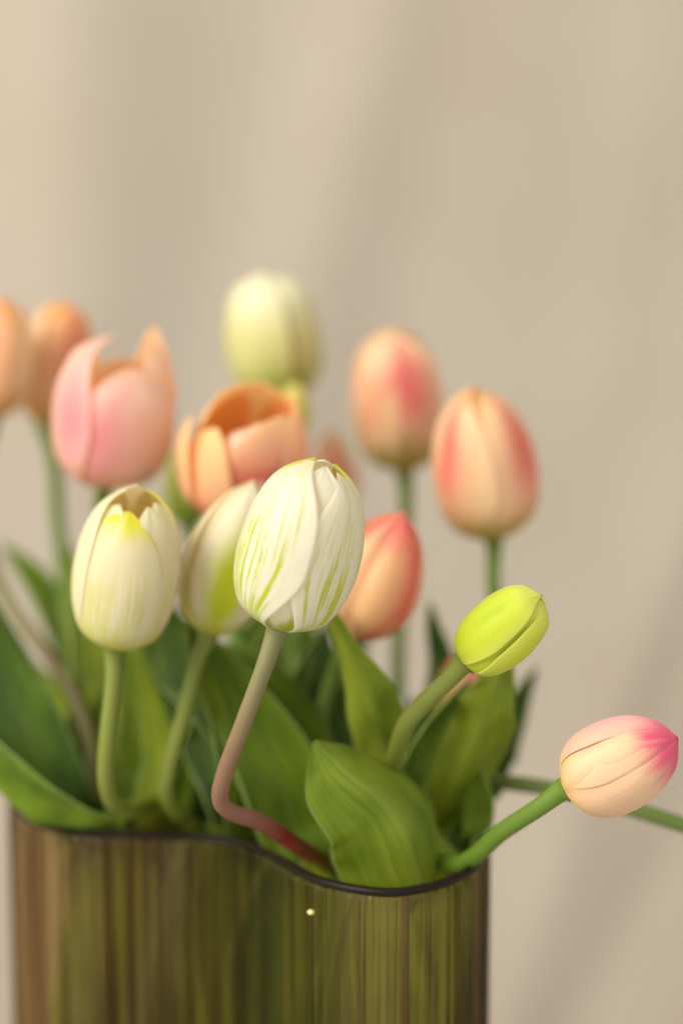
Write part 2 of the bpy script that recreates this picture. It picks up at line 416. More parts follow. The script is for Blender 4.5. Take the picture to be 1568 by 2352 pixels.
def make_leaf(root, pts, mat, fold=.25, label=None, wave=.06, seed=0, cup=0.0):
    "pts: (x, y, depth, width in the same units as x, roll in degrees) from the base to the tip; a 6-tuple's first item True means already a world point"
    P = []
    for p in pts:
        if isinstance(p[0], Vector): P.append(tuple(p[0]) + (p[1] * 1.35, p[2]))
        else:
            q = U(p[0], p[1], p[2]); P.append(tuple(q) + (p[3] / FPX * p[2], p[4]))
    per = 9; M = (len(P) - 1) * per; nu = 14
    S = [cr(P, k / per) for k in range(M + 1)]
    pos = [Vector(s[:3]) for s in S]
    verts = []; uvs = []; faces = []
    rnd = Vector((seed * 3.1 + .5, seed * 1.7, 2.2))
    for k in range(M + 1):
        t = (pos[min(k + 1, M)] - pos[max(k - 1, 0)]).normalized()
        V = (CAM - pos[k]).normalized()
        s = t.cross(V).normalized()
        s = Matrix.Rotation(R(S[k][4]), 3, t) @ s
        nrm = s.cross(t).normalized()
        wd = max(S[k][3], .0003)
        v = k / M
        for i in range(nu + 1):
            u = i / nu * 2 - 1
            off = nrm * (fold * wd * .5 * (abs(u) ** 1.3) + cup * wd * u * u)
            wv = wave * wd * noise.noise(Vector((u * 1.2, v * 7, 0)) + rnd) * (abs(u) * .9 + .1) * 2
            verts.append(keep_in(pos[k] + s * (u * wd * .5) + off + nrm * wv) - root.location)
            uvs.append(((u + 1) / 2, v))
    W = nu + 1
    for k in range(M):
        for i in range(nu):
            faces.append((k * W + i, k * W + i + 1, (k + 1) * W + i + 1, (k + 1) * W + i))
    o = mesh_obj('leaf', verts, faces, uvs, mat, root)
    sd = o.modifiers.new('thickness', 'SOLIDIFY'); sd.thickness = .0007; sd.offset = 0
    if label: o['label'] = label
    return o

def inside(x, y, z):
    return Vector((x, y, z))

def tulip(label, base, tip, width, petals, stem_pts, stem_mat_, srad=.0031, prof='closed', leaves=(), **kw):
    """base, tip: (x, y, depth) of the head; width in picture units; petals: list of dicts;
    stem_pts: picture points from the head down, then Vectors inside the vase"""
    pts = [U(*p) if not isinstance(p, Vector) else p for p in stem_pts]
    root = bpy.data.objects.new('tulip', None); C.objects.link(root)
    root.empty_display_size = .02
    root.location = pts[-1]
    root['label'] = label; root['category'] = 'tulip'; root['group'] = 'tulips in the ribbed glass vase'
    fr, H = head_frame(base, tip)
    Rr = width / FPX * (base[2] + tip[2]) / 2 / 2
    for k, p in enumerate(petals):
        a = dict(kw); a.update(p); a.setdefault('seed', k + base[0] * .01)
        ph = R(a.pop('phi')); m = a.pop('mat'); im = a.pop('inner', kw.get('inner', 'peach_in'))
        a.pop('inner', None)
        make_petal(root, fr, H, Rr, ph, PM[m] if isinstance(m, str) else m, WHITE_IN if im == 'white_in' else PM[im], prof=a.pop('prof', prof), **a)
    O, X, Y, Z = fr
    seat = O + Z * (H * .015)
    n1 = O - Z * (H * .05)
    full = [seat, n1] + pts[1:]
    tube('stem', full, [srad * 1.55, srad * 1.2] + [srad] * (len(full) - 2), SM[stem_mat_], root)
    for lf in leaves:
        lf = dict(lf); p = lf.pop('pts'); m = lf.pop('mat')
        make_leaf(root, p, LM[m], **lf)
    return root

def six(phi0, mats, outer_kw=None, inner_kw=None):
    "three outer petals from phi0, three inner between them"
    out = []
    for k in range(3): out.append({**dict(phi=phi0 + 60 + 120 * k, mat=mats[3 + k], roff=-.10, amax=1.0, lscale=.97), **(inner_kw or {})})
    for k in range(3): out.append({**dict(phi=phi0 + 120 * k + (0, 7, -6)[k], mat=mats[k], lscale=(1.0, .97, .985)[k], amax=1.04, spiral=(.05, .04, .05)[k]), **(outer_kw or {})})
    return out

def V_(x, y, z): return Vector((x * .97, y - .040, z))
# feet of the stems inside the vase, world metres: the vase stands around x -.13..+.06, y -.08..+.09
# 1 the sharp white one in front
tulip('white tulip with green streaks and a kinked rosy stem, sharp in front of the bouquet',
      (638, 1438, .872), (748, 1058, .858), 290,
      [dict(phi=6, mat='whitegreenfoot', roff=-.085, amax=1.0, lscale=.985, tipe=3.4),
       dict(phi=125, mat='veined_tip', roff=-.05, amax=1.05, lscale=.99),
       dict(phi=-115, mat='veined_tip', roff=-.04, amax=1.05, lscale=1.0),
       dict(phi=180, mat='plainwhite', lscale=.99, amax=1.2),
       dict(phi=64, mat='veined', lscale=.965, spiral=-.01, amax=1.15, tipe=2.8, point=.15, roff=-.01, seed=5.3, basew=.5),
       dict(phi=-56, mat='veined', lscale=.995, spiral=.045, amax=1.18, tipe=4.2, roff=.014, seed=9.1, basew=.42)],
      [(630, 1440, .872), (604, 1540, .872), (560, 1660, .874), (517, 1775, .88), (506, 1835, .885), (533, 1866, .89), (600, 1890, .9), (690, 1948, .922), (762, 2003, .952), V_(.005, -.05, .17),
       V_(-.0, -.01, .12), V_(-.02, .03, .012)], 'main', srad=.0032, prof='blunt', inner='white_in', groove=.0,
      leaves=[dict(pts=[(V_(-.02, .03, .06), .018, 0), (V_(-.005, .0, .14), .026, 10), (735, 2010, .96, 150, 20), (680, 1900, .958, 190, 15), (630, 1760, .955, 190, 5), (545, 1600, .955, 130, -10), (470, 1480, .955, 60, -20), (428, 1425, .955, 4, -20)],
                   mat='mid', fold=.3, seed=1)])
# 2 white, left
tulip('creamy white tulip with a yellow-tipped front petal on a hooked stem',
      (266, 1482, .925), (322, 1118, .905), 244,
      [dict(phi=70, mat='white', roff=-.06, lscale=.93), dict(phi=190, mat='white', roff=-.06), dict(phi=-50, mat='white', roff=-.05, lscale=.9, amax=.9),
       dict(phi=130, mat='white_tip', lscale=.98), dict(phi=-110, mat='white', lscale=.97), dict(phi=-18, mat='white_tip', lscale=.89, amax=1.05, tipe=3.2, roff=.02),
       dict(phi=36, mat='white', lscale=.92, amax=.9, tipe=3.2, roff=-.01)],
      [(268, 1485, .925), (262, 1560, .925), (248, 1690, .925), (244, 1790, .93), (262, 1845, .94), (300, 1862, .955), (330, 1850, .975), V_(-.055, .055, .2), V_(-.05, .045, .1), V_(-.04, .04, .012)], 'olive', srad=.0033,
      prof='blunt', inner='white_in', edge=-.01,
      leaves=[dict(pts=[(V_(-.04, .04, .05), .02, 0), (V_(-.06, .03, .15), .03, 0), (330, 1890, 1.0, 120, 0), (340, 1760, 1.0, 150, 0), (330, 1640, 1.0, 130, 5), (300, 1520, 1.0, 80, 5), (292, 1440, 1.0, 4, 5)],
                   mat='bright', fold=.25, seed=2)])
# 3 white with green flare, behind the main
tulip('closed white tulip with a green flare, half behind the streaked white bloom',
      (478, 1455, .94), (582, 1100, .93), 214,
      six(12, ['white_green', 'white', 'white', 'white', 'white_green', 'white'], dict(tipe=2.0), None),
      [(470, 1460, .94), (452, 1520, .94), (428, 1620, .94), (392, 1750, .94), (382, 1820, .945), (405, 1865, .96), (455, 1905, .985), V_(-.035, .04, .16), V_(-.03, .03, .012)], 'olive',
      prof='pointy', inner='white_in', groove=.03, edge=-.01,
      leaves=[dict(pts=[(V_(-.03, .03, .05), .02, 0), (V_(-.03, .02, .15), .03, 0), (520, 1890, .985, 90, 30), (470, 1760, .985, 80, 20), (410, 1640, .985, 60, 10), (345, 1560, .985, 4, 0)],
                   mat='blue', fold=.3, seed=3),
              dict(pts=[(V_(-.03, .035, .08), .02, 0), (560, 1900, 1.02, 120, 10), (450, 1700, 1.03, 150, -10), (430, 1560, 1.04, 130, 0), (400, 1450, 1.05, 90, 0), (380, 1370, 1.05, 4, 0)],
                   mat='dark', fold=.2, seed=31)])
# 4 back pale green
tulip('tall pale green-white tulip standing highest at the back of the bouquet',
      (640, 918, 1.09), (612, 622, 1.07), 222,
      six(-40, ['pale_green'] * 6), [(642, 920, 1.09), (650, 1080, 1.1), (655, 1300, 1.1), (660, 1500, 1.1), (650, 1700, 1.09), (640, 1850, 1.07), V_(-.02, .05, .1), V_(-.02, .045, .012)], 'green', prof='blunt', tipe=8, inner='white_in',
      leaves=[dict(pts=[(V_(-.02, .05, .05), .02, 0), (V_(-.02, .05, .15), .03, 0), (640, 1850, 1.06, 130, 20), (600, 1700, 1.08, 170, 0), (600, 1560, 1.09, 150, 0), (640, 1460, 1.09, 90, 0), (690, 1400, 1.09, 4, 0)], mat='dark', seed=4)])
# 5 yellow-green bud
tulip('small yellow-green bud peeping out above the open orange tulip',
      (664, 1030, 1.06), (680, 876, 1.05), 84, six(0, ['yellowbud'] * 6),
      [(655, 1030, 1.06), (650, 1200, 1.06), (670, 1450, 1.06), (690, 1700, 1.05), V_(-.01, .055, .16), V_(-.01, .05, .012)], 'green', srad=.0026, inner='white_in')
# 6 open orange
tulip('open orange tulip with a red patch and its dark orange inside showing',
      (535, 1180, 1.0), (598, 915, .972), 268,
      [dict(phi=180, mat='orange', lscale=.98, tilt=1, amax=1.1), dict(phi=120, mat='orange', lscale=.98, tilt=2, amax=1.0, roff=-.04), dict(phi=-120, mat='orange', lscale=.95, tilt=1, amax=.95, roff=-.04),
       dict(phi=-74, mat='orange', lscale=.86, tilt=12, amax=.62, tipe=1.9, point=.5), dict(phi=-6, mat='peach_palepink', lscale=.86, tilt=0, amax=.62, roff=-.05, tipe=2.2, point=.3), dict(phi=-42, mat='orange', lscale=.84, tilt=4, amax=.74, roff=.0, tipe=2.0, point=.4),
       dict(phi=4, mat='peach_palepink', lscale=.88, tilt=-2, amax=.7, roff=-.06), dict(phi=96, mat='orange', lscale=1.0, amax=.7, roff=-.04), dict(phi=14, mat='peach_palepink', lscale=.95, amax=.6, roff=-.05), dict(phi=50, mat='orange_spot', lscale=1.0, tilt=-1, amax=1.15, roff=.01)],
      [(535, 1180, 1.0), (530, 1300, 1.02), (540, 1450, 1.03), (570, 1620, 1.03), (590, 1800, 1.02), V_(-.025, .045, .15), V_(-.02, .04, .012)], 'green',
      prof='cup', inner='orange_in', basew=.6, wavy=1.7)
# 7 green bud
tulip('pale green closed bud half hidden by the open orange tulip',
      (436, 1208, 1.06), (424, 1015, 1.05), 108, six(20, ['greenbud'] * 6),
      [(457, 1200, 1.06), (455, 1350, 1.07), (480, 1550, 1.07), (520, 1750, 1.05), V_(-.04, .06, .15), V_(-.03, .05, .012)], 'green', srad=.0026, inner='white_in')
# 8 blurred peach, behind main
tulip('peach and olive tulip mostly hidden at the back above the streaked white bloom',
      (765, 1180, 1.13), (762, 985, 1.11), 120, six(60, ['peach_spot', 'peach_spot', 'peach_spot', 'greenbud', 'peach_spot', 'peach_spot'], dict(lscale=.8), dict(lscale=1.0)),
      [(765, 1180, 1.13), (760, 1350, 1.13), (740, 1550, 1.12), (720, 1750, 1.1), V_(.0, .075, .16), V_(-.01, .06, .012)], 'green', prof='pointy')
# 9 back right peach
tulip('peach tulip with crimson spot and olive base, taller of two upright blooms on the right',
      (928, 1076, 1.07), (900, 752, 1.05), 216,
      [dict(phi=180, mat='peach_spot', amax=1.1), dict(phi=-60, mat='peach_plain', amax=1.05, lscale=1.0, roff=-.04), dict(phi=-122, mat='peach_spot', lscale=1.0), dict(phi=62, mat='peach_plain', roff=-.04, lscale=.9),
       dict(phi=118, mat='peach_spot', lscale=.86, roff=.0), dict(phi=2, mat='peach_spot', lscale=1.0, amax=1.1, tipe=5, roff=.01)],
      [(928, 1076, 1.07), (932, 1180, 1.07), (918, 1400, 1.07), (912, 1620, 1.06), (905, 1780, 1.05), V_(.0, .06, .17), V_(-.01, .055, .012)], 'fresh', prof='blunt', shut=True)
# 10 front right peach
tulip('peach tulip with two red bands, lower of two upright peach blooms on the right',
      (1132, 1236, 1.02), (1088, 880, 1.0), 250,
      [dict(phi=180, mat='peach_band', lscale=.97, roff=-.03), dict(phi=-120, mat='peach_band', lscale=.99, roff=-.06), dict(phi=2, mat='peach_plain', lscale=.93, roff=-.09), dict(phi=122, mat='peach_plain', lscale=.95, roff=-.06),
       dict(phi=-46, mat='peach_band', lscale=.98, amax=1.0, tipe=3.2, seed=4.1), dict(phi=54, mat='peach_band', lscale=.955, amax=1.12, tipe=3.0, spiral=-.03, roff=.012, seed=8.2)],
      [(1132, 1236, 1.02), (1132, 1330, 1.02), (1140, 1480, 1.02), (1125, 1650, 1.015), (1060, 1800, 1.01), V_(.03, .02, .17), V_(.0, .045, .012)], 'fresh', prof='closed', shut=True, groove=.03,
      leaves=[dict(pts=[(V_(.01, .04, .08), .02, 0), (V_(.035, .02, .18), .025, 0), (1110, 1840, 1.02, 110, 20), (1150, 1720, 1.02, 80, 30), (1185, 1620, 1.02, 56, 25), (1235, 1530, 1.02, 3, 10)], mat='dark', seed=10, fold=.35)])
# 11 peach bud right of main
tulip('closed peach bud with red petal edges behind the streaked white bloom',
      (800, 1462, .955), (932, 1172, .945), 226,
      six(-10, ['bud_peach'] * 6), [(790, 1465, .955), (770, 1540, .97), (740, 1640, .98), (730, 1780, .99), V_(-.0, .035, .17), V_(-.01, .04, .012)], 'green', prof='pointy', groove=.09,
      leaves=[dict(pts=[(V_(.0, .03, .1), .02, 0), (V_(.01, .0, .19), .024, 0), (905, 1850, .95, 70, 20), (888, 1730, .94, 125, 10), (850, 1620, .93, 122, -15), (800, 1510, .93, 70, -25), (768, 1430, .93, 36, -25), (752, 1385, .93, 3, -25)], mat='yellow', fold=-.5, wave=.12, seed=11),
              dict(pts=[(V_(.0, .04, .1), .02, 0), (V_(-.0, .03, .19), .03, 0), (760, 1800, .985, 120, 0), (752, 1660, .985, 110, 20), (742, 1550, .985, 80, 10), (748, 1440, .985, 4, 0)], mat='dark', fold=.25, seed=111)])
# 12 lime bud
tulip('lime green closed bud on a slanting stem, right of the middle',
      (1068, 1520, .885), (1246, 1368, .872), 168,
      six(-38, ['lime'] * 6, dict(spiral=.02), None), [(1068, 1522, .885), (1025, 1565, .887), (970, 1618, .893), (925, 1680, .905), (900, 1800, .94), V_(.02, -.01, .18), V_(.0, .03, .012)], 'olive', srad=.0035, prof='blunt', tipe=9, groove=.04, edge=-.01, inner='white_in',
      leaves=[dict(pts=[(V_(.02, .0, .1), .02, 0), (V_(.03, -.005, .19), .025, 0), (1000, 1890, .965, 110, 0), (1050, 1775, .95, 170, 10), (1098, 1670, .94, 160, 0), (1128, 1590, .935, 104, -10), (1150, 1520, .94, 60, -10), (1165, 1470, .945, 4, 0)], mat='yellow', fold=-.6, wave=.22, seed=12),
              dict(pts=[(V_(.02, .02, .1), .02, 0), (V_(.04, .01, .19), .024, 0), (1080, 1900, .99, 90, 0), (1120, 1790, .99, 80, 0), (1160, 1700, .985, 50, 20), (1170, 1610, .985, 4, 0)], mat='dark', fold=.2, seed=121)])
# 13 pink front right
tulip('peach tulip flushed pink at its tip, leaning far out over the vase edge',
      (1298, 1812, .885), (1556, 1694, .87), 216,
      [dict(phi=60, mat='pinkbud', roff=-.03), dict(phi=180, mat='pinkbud', roff=-.03), dict(phi=-48, mat='pinkbud', roff=-.03),
       dict(phi=120, mat='pinkbud'), dict(phi=-100, mat='pinkbud_top', amax=1.1), dict(phi=10, mat='pinkbud', amax=1.2, spiral=.02)],
      [(1300, 1812, .885), (1240, 1852, .887), (1150, 1912, .9), (1060, 1982, .92), V_(.022, -.03, .19), V_(.01, .0, .1), V_(.0, .025, .012)], 'fresh', srad=.0034, prof='closed', tipe=8, groove=.06, edge=-.02,
      leaves=[dict(pts=[(V_(.0, .0, .08), .02, 0), (V_(.015, -.02, .16), .034, 0), (965, 2085, .93, 230, 25), (950, 1970, .912, 285, 25), (896, 1858, .905, 262, 25), (800, 1778, .90, 200, 25), (755, 1735, .90, 124, 20), (722, 1702, .902, 14, 20)], mat='bright', fold=-.85, seed=13, wave=.03)])
# 14 peach-pink open, left
tulip('open peach and pink tulip with a notch between petals, beside two orange ones',
      (240, 1112, 1.01), (285, 770, .99), 286,
      [dict(phi=172, mat='peach_palepink', lscale=.78, amax=.9, roff=-.03), dict(phi=128, mat='peach_palepink', lscale=1.04, amax=.72, roff=-.03), dict(phi=-120, mat='peach_plain', lscale=.97, amax=.72, roff=-.05, prof='blunt'),
       dict(phi=86, mat='peach_band', lscale=.97, amax=.9, roff=-.02), dict(phi=56, mat='peach_palepink', lscale=1.0, amax=.6, roff=-.05, tipe=2.6), dict(phi=-66, mat='peach_pink_right', lscale=1.01, amax=.86, point=.5, tipe=2.2, prof='blunt', edge=.03),
       dict(phi=18, mat='peach_pink', lscale=.87, amax=1.0, roff=.02, tipe=2.2, point=.2)],
      [(240, 1112, 1.01), (232, 1180, 1.02), (245, 1300, 1.03), (240, 1500, 1.04), (235, 1700, 1.03), V_(-.07, .05, .18), V_(-.04, .045, .012)], 'fresh', prof='cup', tipe=2.4, wavy=1.4,
      leaves=[dict(pts=[(V_(-.05, .045, .08), .02, 0), (V_(-.07, .04, .17), .03, 0), (250, 1840, 1.02, 110, 0), (235, 1700, 1.02, 110, 0), (215, 1560, 1.03, 110, 10), (180, 1400, 1.04, 70, 10), (160, 1250, 1.05, 4, 0)], mat='yellow', seed=14, fold=.2)])
# 15, 16 orange at far left
tulip('narrow orange-red tulip just behind the notched pink one, with an amber base',
      (104, 968, 1.09), (152, 688, 1.07), 156, six(38, ['amber_band', 'amber_plain', 'amber_plain', 'amber_band', 'amber_plain', 'amber_plain']),
      [(106, 968, 1.09), (125, 1060, 1.09), (134, 1200, 1.09), (155, 1400, 1.08), (180, 1600, 1.06), (215, 1780, 1.05), V_(-.075, .065, .18), V_(-.04, .05, .012)], 'fresh', prof='blunt', tipe=6, shut=True,
      leaves=[dict(pts=[(V_(-.05, .05, .1), .02, 0), (V_(-.085, .05, .18), .025, 0), (205, 1800, 1.06, 80, 0), (190, 1620, 1.07, 75, 10), (150, 1460, 1.08, 85, 15), (80, 1330, 1.09, 60, 10), (0, 1245, 1.1, 4, 0)], mat='mid', seed=15, fold=.3)])
tulip('orange tulip cut by the left edge of the picture',
      (-16, 955, 1.06), (18, 680, 1.04), 160, six(-40, ['amber_band', 'amber_plain', 'orange', 'amber_plain', 'amber_plain', 'orange']),
      [(-16, 955, 1.06), (-40, 1080, 1.06), (-35, 1240, 1.05), (20, 1380, 1.04), (100, 1490, 1.02), (165, 1590, 1.0), (205, 1700, .99), (235, 1850, .99), V_(-.08, .03, .18), V_(-.05, .04, .1), V_(-.04, .035, .012)], 'rosy', prof='closed', srad=.0029,
      leaves=[dict(pts=[(V_(-.05, .03, .1), .02, 0), (V_(-.095, .02, .185), .03, 0), (190, 1880, .98, 110, 0), (120, 1790, .975, 150, 10), (50, 1650, .98, 160, 10), (0, 1500, .99, 110, 5), (-40, 1330, 1.0, 4, 0)], mat='dark', seed=16, fold=.25),
              dict(pts=[(V_(-.06, .02, .1), .02, 0), (V_(-.1, .015, .19), .028, 0), (235, 1905, .96, 70, -20), (150, 1868, .955, 100, -30), (70, 1815, .955, 100, -30), (0, 1745, .96, 80, -30), (-70, 1650, .97, 5, -30)], mat='mid', seed=161, fold=.4)])
# 17 behind lime bud
tulip('pale pink and yellow-green bud tucked low behind the lime green bud',
      (1030, 1670, .965), (1108, 1488, .96), 132, six(-20, ['pinkgreen'] * 6),
      [(1040, 1682, .965), (1020, 1740, .97), (990, 1850, .98), V_(.02, .01, .18), V_(.0, .035, .012)], 'green', prof='blunt',
      leaves=[dict(pts=[(V_(.01, .03, .1), .02, 0), (V_(.03, .02, .19), .024, 0), (990, 1850, 1.0, 90, 0), (1000, 1680, 1.01, 80, 0), (1015, 1540, 1.02, 64, 0), (995, 1440, 1.02, 34, 0), (985, 1380, 1.02, 3, 0)], mat='dark', seed=17, fold=.3),
              dict(pts=[(V_(.01, .01, .1), .02, 0), (V_(.025, .0, .19), .024, 0), (960, 1880, .975, 70, 0), (960, 1780, .97, 90, 10), (1000, 1690, .965, 70, 10), (1050, 1600, .96, 4, 0)], mat='mid', seed=171, fold=.3)])
# 18 long stem leaving at the right
tulip('tulip whose long green stem crosses behind the pink one towards the right edge',
      (1760, 1960, .93), (2020, 1960, .92), 190, six(-10, ['peach_spot'] * 6),
      [(1760, 1960, .93), (1650, 1925, .935), (1568, 1895, .94), (1450, 1858, .945), (1300, 1818, .955), (1180, 1800, .965), (1100, 1793, .975), (1040, 1830, .99), V_(.035, .01, .19), V_(.01, .03, .1), V_(.0, .04, .012)], 'dusky', prof='closed')
# extra leaves in the heart of the bouquet belong to the long tulips
root4 = bpy.data.objects['tulip.003']; root9 = bpy.data.objects['tulip.008']; root3 = bpy.data.objects['tulip.002']
make_leaf(root3, [(V_(-.02, .03, .1), .02, 0), (V_(-.01, .02, .19), .03, 0), (740, 1860, .985, 120, 10), (705, 1730, .98, 130, 5), (640, 1610, .975, 120, -5), (560, 1530, .975, 80, -10), (470, 1475, .98, 4, -10)], LM['mid'], fold=.3, seed=33)
make_leaf(root4, [(V_(-.01, .05, .1), .02, 0), (V_(-.0, .05, .19), .03, 0), (660, 1800, 1.04, 60, 0), (650, 1620, 1.03, 40, 0), (700, 1530, 1.02, 44, 20), (760, 1440, 1.01, 4, 0)], LM['yellow'], fold=.4, seed=41)
make_leaf(root4, [(V_(-.04, .06, .1), .02, 0), (V_(-.05, .06, .19), .03, 0), (450, 1820, 1.08, 150, 0), (420, 1650, 1.09, 160, 0), (370, 1520, 1.09, 120, 0), (330, 1420, 1.1, 4, 0)], LM['dark'], fold=.2, seed=42)
make_leaf(root9, [(V_(.0, .06, .1), .02, 0), (V_(.01, .06, .19), .03, 0), (880, 1820, 1.05, 120, 0), (830, 1660, 1.05, 130, 0), (800, 1540, 1.06, 90, 0), (850, 1440, 1.06, 4, 0)], LM['dark'], fold=.2, seed=91)
make_leaf(root9, [(V_(.01, .05, .1), .02, 0), (V_(.02, .05, .19), .03, 0), (1000, 1850, 1.04, 130, 0), (990, 1750, 1.04, 120, 0), (960, 1660, 1.05, 70, 0), (950, 1600, 1.05, 4, 0)], LM['dark'], fold=.2, seed=92)
make_leaf(root9, [(V_(-.06, .05, .1), .02, 0), (V_(-.08, .05, .19), .03, 0), (150, 1860, 1.04, 110, 0), (120, 1740, 1.05, 110, 0), (100, 1640, 1.06, 80, 0), (130, 1540, 1.06, 4, 0)], LM['blue'], fold=.2, seed=93)

